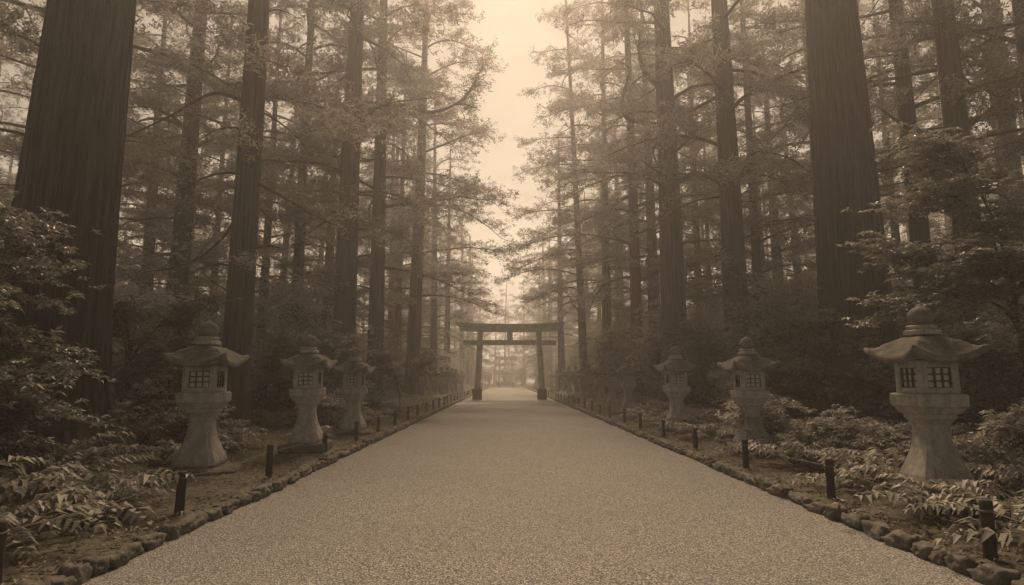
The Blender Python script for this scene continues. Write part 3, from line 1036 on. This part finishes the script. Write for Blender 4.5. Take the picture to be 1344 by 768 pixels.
labs = row_labels([(f[0], f[1]) for f in fill], 'hazy cedar', 75, 'tree', 'cedars of the wood')
for f, lb in zip(fill, labs):
    if lb is None:
        sd = 'left' if f[0] < 0.2 else 'right'
        if f[1] > 126:
            lb = ('faded cedar closing the view behind the lattice gate', 'cedars behind the lattice gate')
        elif abs(f[0]) < 9:
            lb = (f'faded cedar of the far avenue on the {sd} beyond the torii', f'far {sd} avenue cedars')
        else:
            lb = (f'faded cedar deep in the {sd} wood beyond the torii', f'far {sd} wood cedars')
    cedar(f[0], f[1], f[2], f[3], lb[0], var=random.randrange(3), lean=(random.uniform(-.02, .02), random.uniform(-.02, .02)),
          group=lb[1], hs=random.uniform(.88, 1.12), rs=random.uniform(.9, 1.1))


# ------------------------------------------------------------------ shrubs and ferns
def shrub_mesh(seed, R, H, pads, per, leaf=(0.07, 0.13), mat='shrub', flat=0.16, hollow=0.35, padr=0.42):
    r = np.random.default_rng(seed)
    st, lf = MB(), MB()
    stems = []
    for k in range(5):
        a = k * 1.26 + r.uniform(-.4, .4)
        e = np.array([math.cos(a) * R * r.uniform(.25, .55), math.sin(a) * R * r.uniform(.25, .55), H * r.uniform(.55, .8)])
        b = np.array([math.cos(a) * .12, math.sin(a) * .12, -0.1])
        m1 = b + (e - b) * .4 + np.array([r.normal(0, .12), r.normal(0, .12), .05])
        m2 = b + (e - b) * .7 + np.array([r.normal(0, .12), r.normal(0, .12), .05])
        st.tube([b, m1, m2, e], [.03 * H / 2, .024 * H / 2, .017 * H / 2, .008], 6)
        stems.append((m1, m2, e))
    for k in range(pads):
        a = r.uniform(0, 6.283)
        c = r.uniform(hollow, 1.0)
        rr = r.uniform(.15, 1.0) ** 0.6
        el = r.uniform(0.05, 1.0) * PI / 2
        c3 = np.array([math.cos(a) * R * rr * math.cos(el) ** .6, math.sin(a) * R * rr * math.cos(el) ** .6, H * (0.16 + .84 * math.sin(el) * rr)])
        c3 += r.normal(0, .06, 3)
        if c3[2] < .15:
            c3[2] = .15
        s0 = stems[r.integers(0, 5)]
        o0 = s0[r.integers(0, 3)]
        st.tube([o0, (o0 + c3) / 2 + [0, 0, -.05], c3], [.011, .008, .004], 4, False)
        pr = padr * r.uniform(.6, 1.25)
        out = np.array([math.cos(a), math.sin(a), 0])
        n = int(per * r.uniform(.6, 1.3))
        off = r.normal(0, 1, (n, 3)) * [pr * .55, pr * .55, pr * flat]
        off[:, 2] -= 0.25 * np.sum(off * out, axis=1)
        C = c3 + off
        m = 7
        az = np.tile(np.arange(m) * (2 * PI / m), n) + np.repeat(r.uniform(0, 6.28, n), m)
        tilt = r.uniform(-.25, .55, n * m)
        dirs = unit(np.stack([np.cos(az), np.sin(az), tilt], -1) + 0.35 * out + r.normal(0, .15, (n * m, 3)))
        B = np.repeat(C, m, axis=0) + r.normal(0, .012, (n * m, 3))
        L = r.uniform(leaf[0], leaf[1], n * m)
        nrm = unit(np.array([0, 0, 1.0]) + r.normal(0, .3, (n * m, 3)))
        lf.leaves(B, B + dirs * L[:, None], nrm, L * r.uniform(.3, .42, n * m), 0.18, 0.2)
    return st.mesh('stems', M['limb']), lf.mesh('leaves', M[mat], False)


def fern_mesh(seed, nf, L, mat='fern'):
    r = np.random.default_rng(seed)
    st, lf = MB(), MB()
    for k in range(nf):
        az = k * 2.4 + r.uniform(-.35, .35)
        ln = L * r.uniform(.65, 1.15)
        d = np.array([math.cos(az), math.sin(az), 0])
        sd = np.array([-d[1], d[0], 0])
        el = r.uniform(.55, 1.25)
        s = np.linspace(0, 1, 9)
        P = d * (ln * (s * math.cos(el) + .25 * s * s))[:, None] + np.array([0, 0, 1]) * (ln * (s * math.sin(el) - .55 * s * s))[:, None] + sd * (r.normal(0, .05) * s * s)[:, None]
        P[:, 2] = np.maximum(P[:, 2], 0.0) + 0.02
        st.tube(P, .006 * (1 - .75 * s), 4, False)
        npair = r.integers(11, 15)
        ss = np.linspace(.22, .98, npair)
        for q_, t in enumerate(ss):
            f = t * 8
            a = int(min(f, 7))
            p = P[a] + (P[a + 1] - P[a]) * (f - a)
            tan = unit(P[a + 1] - P[a])
            ll = ln * .215 * (math.sin(min(1, .35 + (1 - t) * 1.15) * PI / 2)) * r.uniform(.8, 1.15)
            sides = (-1, 1) if q_ < npair - 1 else (-1, 1, 0)
            for sg in sides:
                dr = unit(sd * sg * 1.0 + tan * (.55 if sg else 1) + np.array([0, 0, r.uniform(-.35, .05)]) + r.normal(0, .1, 3))
                nrm = unit(np.array([0, 0, 1.]) + r.normal(0, .25, 3))
                lf.leaves(p[None, :], (p + dr * ll)[None, :], nrm[None, :], np.array([ll * r.uniform(.24, .32)]), .1, .3)
    return st.mesh('stalks', M['limb']), lf.mesh('fronds', M[mat], False)


SHRUB = {'mid': [shrub_mesh(41 + k, 1.4, 2.4, 95, 15) for k in range(3)],
         'tall': [shrub_mesh(51 + k, 2.0, 4.9, 190, 16, padr=.48) for k in range(3)],
         'low': [shrub_mesh(61 + k, .8, .85, 34, 11, (.08, .14), padr=.28) for k in range(3)],
         'front': [shrub_mesh(71, 1.5, 3.9, 80, 34, (.08, .15), 'dark_shrub', .1, .5, .55),
                   shrub_mesh(72, 1.2, 1.25, 34, 26, (.1, .17), 'dark_shrub', .12, .5, .42)]}
FERN = [fern_mesh(81 + k, 12 + k, .78 + .06 * (k % 3)) for k in range(5)]


def plant(name, meshes, parts, x, y, sc, label, cat, group, zoff=0.0, rz=None, sz=None):
    r = bpy.data.objects.new(name, None)
    COL.objects.link(r)
    r.location = (x, y, float(ground_z(x, y)) + zoff)
    r.rotation_euler = (random.uniform(-.06, .06), random.uniform(-.06, .06), random.uniform(0, 6.28) if rz is None else rz)
    r.scale = (sc, sc, sc * (sz or 1))
    for n, m in zip(parts, meshes):
        link(n, m, r)
    tag(r, label, cat, group)
    return r


def clear_of(x, y, rad):
    if any((x - a) ** 2 + (y - b) ** 2 < rad * rad for a, b in LANT):
        return False
    if x > PL - rad * 0.75 and x < PR + rad * 0.75:
        return False
    return True


# shrubs
sh = []
for sd in (-1, 1):
    d = 9.0
    while d < 118:
        for lane in range(6):
            base = 5.2 if d > 36 else (7.8 if d > 21 else 7.1)
            x = base + lane * (1.9 + 0.012 * d) + random.uniform(-.6, .6)
            y = d + random.uniform(-1, 1)
            x = 0.2 + sd * x
            u = 664 + 800 * x / max(y, 1)
            if u < -150 or u > 1500:
                continue
            # the open glade behind the left lanterns, and the view to the right-hand lantern
            if y < 22 and sd < 0 and abs(x) < 12 and y > 10:
                continue
            if y < 14.5 and abs(x) < 9.5:
                continue
            if y < 25 and sd > 0 and abs(u - 1076) < 40:
                continue
            near_path = abs(x - .2) < 7.0
            kind = 'low' if near_path else random.choice(('mid', 'mid', 'tall') if lane < 3 else ('mid', 'tall'))
            if y < 40 and kind != 'low':
                x += sd * (1.0 if kind == 'tall' else .3)
            if not clear_of(x, y, {'low': .8, 'mid': 1.3, 'tall': 1.5}[kind]):
                if kind == 'low' or not clear_of(x, y, .8):
                    continue
                kind = 'low'
            if near_path and d > 24 and (abs(x - .2) < 5.7 or random.random() < .3):
                continue
            sh.append((x, y, kind))
        d += 1.7 + 0.025 * d
sh = sorted(sh, key=lambda t: t[1] + 0.6 * abs(t[0]))[:270]
for k in range(16):
    sh.append((-17 + k * 2.3 + random.uniform(-.6, .6), random.uniform(123, 129), 'tall'))
sh += [(-9.8, 15.5, 'mid'), (-11.6, 15, 'tall'), (-8.6, 18.6, 'mid'), (-10.4, 19.5, 'tall'), (-7.9, 22.6, 'mid'), (-12.6, 19, 'tall'), (-8.6, 26, 'tall'),
       (8.6, 19.2, 'tall'), (8.0, 24, 'tall'), (7.5, 29, 'tall'), (10.6, 15.5, 'mid'), (11.5, 13, 'mid'), (5.7, 10.6, 'low'), (5.2, 12.4, 'low'),
       (6.3, 9.7, 'low'), (7.5, 8.8, 'low'), (-5.0, 17.2, 'low'), (-6.3, 12.4, 'low'), (-7.4, 11.4, 'low'), (-4.9, 23, 'low'), (6.9, 17.2, 'low')]
labs = row_labels([(a, b) for a, b, _ in sh], 'leafy shrub', 60, 'shrub', 'shrubs of the understory')
for (x, y, kind), lb in zip(sh, labs):
    if lb is None:
        sd = 'left' if x < 0 else 'right'
        lb = (f'hazy shrub of the far {sd} understory beyond the torii', f'far {sd} shrubs')
    plant('shrub', random.choice(SHRUB[kind]), ('stems', 'leaves'), x, y, random.uniform(.8, 1.2) * ((.72 if y > 30 else .95) if kind == 'low' else 1), lb[0], 'shrub', lb[1], -.03, None, random.uniform(.85, 1.1))

# foreground shrubs
plant('shrub', SHRUB['front'][0], ('stems', 'leaves'), -7.0, 7.4, 1.0, 'tall dark glossy shrub before the giant left trunk at the left edge', 'shrub', 'foreground shrubs')
plant('shrub', SHRUB['front'][1], ('stems', 'leaves'), -6.75, 7.9, .88, 'low dark glossy shrub at the foot of the giant left trunk', 'shrub', 'foreground shrubs')


def spray_tree(name, x, y, limbs, label, seed, leaf=(.08, .14)):
    """small broadleaf tree: curved stems that carry flat sprays of leaves"""
    r = np.random.default_rng(seed)
    root = bpy.data.objects.new(name, None)
    COL.objects.link(root)
    root.location = (x, y, float(ground_z(x, y)))
    st, lf = MB(), MB()
    for (pts, r0) in limbs:
        P = np.array(pts, float)
        s = np.linspace(0, 1, len(P))
        st.tube(P, r0 * (1 - .8 * s), 8)
        d = unit(P[-1] - P[-3] + 1e-6)
        d[2] *= .3
        side = unit(np.cross(d, [0, 0, 1.0]))
        for k in range(16):
            f = r.uniform(.4, 1) * (len(P) - 1)
            a = int(min(f, len(P) - 2))
            p = P[a] + (P[a + 1] - P[a]) * (f - a)
            dd = unit(d * r.uniform(.1, 1) + side * r.uniform(-1, 1) + np.array([0, 0, r.uniform(-.15, .3)]))
            L = r.uniform(.35, .95)
            E = p + dd * L
            st.tube([p, p + dd * L * .5 + [0, 0, .04], E], [.011, .008, .003], 4, False)
            n = int(34 * L + 10)
            C = p + dd * (L * r.uniform(.25, 1.1, n))[:, None] + r.normal(0, 1, (n, 3)) * [.16, .16, .035]
            m = 6
            az = np.tile(np.arange(m) * (2 * PI / m), n) + np.repeat(r.uniform(0, 6.28, n), m)
            dirs = unit(np.stack([np.cos(az), np.sin(az), r.uniform(-.3, .35, n * m)], -1) + .4 * dd)
            B = np.repeat(C, m, axis=0)
            ln = r.uniform(leaf[0], leaf[1], n * m)
            lf.leaves(B, B + dirs * ln[:, None], unit(np.array([0, 0, 1.]) + r.normal(0, .25, (n * m, 3))), ln * r.uniform(.32, .45, n * m), .15, .2)
    link('stems', st.mesh('stems', M['limb']), root)
    link('leaves', lf.mesh('leaves', M['dark_shrub'], False), root)
    tag(root, label, 'small tree', 'small broadleaf trees')


def arc(a, b, c, e):
    """quadratic-ish curve through four points, 8 samples"""
    a, b, c, e = map(np.array, (a, b, c, e))
    t = np.linspace(0, 1, 9)[:, None]
    return (1 - t) ** 3 * a + 3 * (1 - t) ** 2 * t * b + 3 * (1 - t) * t * t * c + t ** 3 * e


x, y = at_dist(1350, 9.6)
Z = np.array
spray_tree('broadleaf_tree', x, y, [
    (arc((0, 0, 0), (.15, 0, 1.2), (-.2, 0, 2.2), (-.1, 0, 3.6)), .075),
    (arc((-.05, 0, 2.0), (-.3, 0, 2.7), (-.9, 0, 2.5), (-1.9, -.3, 2.3)), .035),
    (arc((-.05, 0, 2.2), (-.2, .1, 2.9), (-.8, .2, 3.2), (-1.5, .3, 3.2)), .03),
    (arc((-.1, 0, 2.6), (-.3, -.1, 3.3), (-.7, -.3, 3.9), (-1.3, -.5, 4.1)), .03),
    (arc((-.1, 0, 3.0), (-.2, 0, 3.8), (-.5, 0, 4.6), (-.9, 0, 5.0)), .035),
    (arc((-.1, 0, 2.4), (.3, 0, 3.2), (.6, -.2, 4.0), (.9, -.3, 4.4)), .035),
    (arc((0, 0, 1.8), (.4, -.2, 2.4), (.7, -.4, 2.8), (1.1, -.5, 3.0)), .03),
    (arc((-.1, 0, 2.2), (-.4, -.5, 2.6), (-.8, -.9, 2.9), (-1.2, -1.1, 2.9)), .03)],
    'small broadleaf tree with a curved stem at the right edge above the largest lantern', 91)
x, y = at_dist(140, 13.5)
spray_tree('broadleaf_tree', x, y, [
    (arc((0, 0, 0), (.1, 0, .9), (.5, 0, 1.5), (.5, 0, 2.4)), .06),
    (arc((.2, 0, .9), (.6, 0, 1.4), (1.0, 0, 1.7), (1.7, -.2, 2.0)), .035),
    (arc((.4, 0, 1.5), (.3, .2, 2.0), (0, .3, 2.7), (-.3, .3, 3.0)), .03),
    (arc((.5, 0, 1.8), (.8, .3, 2.4), (1.1, .3, 2.9), (1.6, .4, 3.1)), .03),
    (arc((.5, 0, 1.6), (.6, -.3, 2.2), (.7, -.7, 2.6), (.9, -.9, 2.7)), .03)],
    'small forked broadleaf tree between the giant left trunk and the nearest lantern', 92)
for i, (u, d, h, lab) in enumerate([(422, 19, 2.6, 'thin forked sapling between the second and third left lanterns'),
                                    (345, 17, 2.3, 'thin sapling left of the second left lantern'),
                                    (935, 24, 3.0, 'slanting thin sapling between the second and third right lanterns'),
                                    (526, 24, 2.2, 'upright bare sapling right of the third left lantern'),
                                    (1010, 23, 2.6, 'thin sapling right of the second right lantern'),
                                    (1300, 13, 2.2, 'thin sapling behind the right foreground lantern')]):
    x, y = at_dist(u, d)
    k = random.uniform(-.5, .5)
    spray_tree('sapling', x, y, [
        (arc((0, 0, 0), (.05, 0, h * .4), (k * .5, 0, h * .7), (k, 0, h)), .03),
        (arc((0.03, 0, h * .45), (.3, .1, h * .6), (.5, .2, h * .8), (.8, .2, h * .95)), .018),
        (arc((0.03, 0, h * .5), (-.3, -.1, h * .65), (-.5, -.2, h * .85), (-.7, -.3, h * 1.0)), .018)], lab, 100 + i)

# ferns
fe = []
for sd in (-1, 1):
    d = 3.6
    while d < 52:
        nl = 6 if d < 20 else 4
        for lane in range(nl):
            x = (4.3 if d < 9 else 4.5) + lane * (.72 + .01 * d) + random.uniform(-.3, .3) + (0.25 if sd < 0 else 0)
            y = d + random.uniform(-.5, .5)
            x = 0.2 + sd * (x - (0.1 if sd > 0 else 0))
            if not clear_of(x, y, .72):
                continue
            u = 664 + 800 * x / y
            if u < -160 or u > 1500:
                continue
            # bare mossy ground round the left lanterns
            if sd < 0 and 8.3 < y < 17.5 and random.random() < (.75 if abs(x) < 6.8 else .45):
                continue
            if any((x - a) ** 2 + (y - b) ** 2 < .9 for a, b in TREES):
                continue
            fe.append((x, y))
        d += .78 + .022 * d
fe = fe[:298]
labs = row_labels(fe, 'fern clump', 60, 'fern', 'ferns of the undergrowth')
for (x, y), lb in zip(fe, labs):
    big = 1.0 if y < 12 else 0.95
    plant('fern', random.choice(FERN), ('stalks', 'fronds'), x, y, random.uniform(.8, 1.35) * big, lb[0], 'fern', lb[1])

# loose mossy boulders
for (x, y, s, lab) in [(4.75, 6.7, .32, 'low mossy boulder between rope post and largest lantern'),
                       (5.0, 13.6, .34, 'mossy boulder in front of the second right lantern'),
                       (-8.2, 16.5, .4, 'mossy boulder in the glade behind the nearest left lantern'),
                       (-6.6, 19.0, .3, 'mossy boulder left of the third left lantern'),
                       (-4.55, 9.9, .2, 'small boulder in front of the nearest left lantern')]:
    me = lumpy((s * 1.4, s, s * .7), int(x * 10) + 50, 4, .35, .35).mesh('boulder', M['rock'])
    tag(link('boulder', me, None, (x, y, float(ground_z(x, y)) + s * .1), (0, 0, x)), lab, 'boulder', 'loose boulders')

# fallen leaves and tiny herbs: nobody could count them
n = 46000
yy = 2.5 + 46 * RNG.random(n) ** 1.5
side = np.where(RNG.random(n) < .5, -1, 1)
xx = np.where(side < 0, PL - .16 - 9 * RNG.random(n) ** 1.4, PR + .16 + 9 * RNG.random(n) ** 1.4)
B = np.stack([xx, yy, ground_z(xx, yy) + RNG.uniform(.0, .03, n)], -1)
az = RNG.uniform(0, 6.283, n)
D = np.stack([np.cos(az), np.sin(az), RNG.uniform(-.15, .45, n)], -1)
L = RNG.uniform(.03, .1, n)
mb = MB().leaves(B, B + D * L[:, None], unit(np.array([0, 0, 1.]) + RNG.normal(0, .35, (n, 3))), L * .4, .2, .2)
tag(link('leaf_litter', mb.mesh('leaf_litter', M['litter'], False)), 'fallen leaves strewn over the mossy forest floor', 'leaf litter', None, 'stuff')

# ------------------------------------------------------------------ air
mb = MB().box((0, 107.5, 21.0), (286, 272, 47.0), .001)
m, nt, out = new_mat('haze')
T = NT(nt)
vol = T.n('ShaderNodeVolumePrincipled', inp={'Color': (0.98, 0.975, 0.97, 1), 'Density': 0.004, 'Anisotropy': 0.6})
nt.links.new(vol.outputs[0], out.inputs['Volume'])
hz = tag(link('haze', mb.mesh('haze', m, False)), 'pale mist hanging through the whole avenue', 'haze', None, 'stuff')

# ------------------------------------------------------------------ light
EL = math.radians(53)
AZ = math.radians(0.0)      # ahead of the camera, a little to the right
w = bpy.data.worlds.new('World')
scene.world = w
w.use_nodes = True
nt = w.node_tree
nt.nodes.clear()
T = NT(nt)
sky = T.n('ShaderNodeTexSky', sky_type='NISHITA', sun_disc=False, sun_elevation=EL, sun_rotation=AZ)
sky.air_density, sky.dust_density, sky.ozone_density = 1.0, 0.6, 1.0
bw = T.n('ShaderNodeRGBToBW', inp={'Color': sky.outputs[0]})
cloud = T.ramp(T.noise(T.coords((1.2, 1.2, 3.0), 'Generated'), 2.6, 5, 0.55, 0.4), [(0.3, 0.66), (0.65, 1.0)])
tint = T.mix(1.0, (1.0, 0.86, 0.68), T.mix(1.0, bw.outputs[0], cloud, 'MULTIPLY'), 'MULTIPLY')
bg = T.n('ShaderNodeBackground', inp={'Color': tint, 'Strength': 0.085})
wo = T.n('ShaderNodeOutputWorld')
nt.links.new(bg.outputs[0], wo.inputs['Surface'])
sd_ = bpy.data.lights.new('sun', 'SUN')
sd_.energy = 5.0
sd_.angle = math.radians(20)
sd_.color = (1.0, 0.715, 0.46)
so = bpy.data.objects.new('sun', sd_)
so.rotation_euler = (-(PI / 2 - EL), 0, -AZ)
COL.objects.link(so)

# ------------------------------------------------------------------ render settings
scene.view_settings.view_transform = 'Standard'
scene.view_settings.look = 'None'
scene.view_settings.exposure = 0.36
scene.view_settings.gamma = 1.0
c = scene.cycles
c.max_bounces = 7
c.diffuse_bounces = 4
c.glossy_bounces = 2
c.transmission_bounces = 3
c.volume_bounces = 2
c.transparent_max_bounces = 4
c.use_denoising = True
try:
    c.denoiser = 'OPENIMAGEDENOISE'
    c.denoising_input_passes = 'RGB_ALBEDO_NORMAL'
except Exception:
    pass
c.use_adaptive_sampling = True
c.adaptive_threshold = 0.02
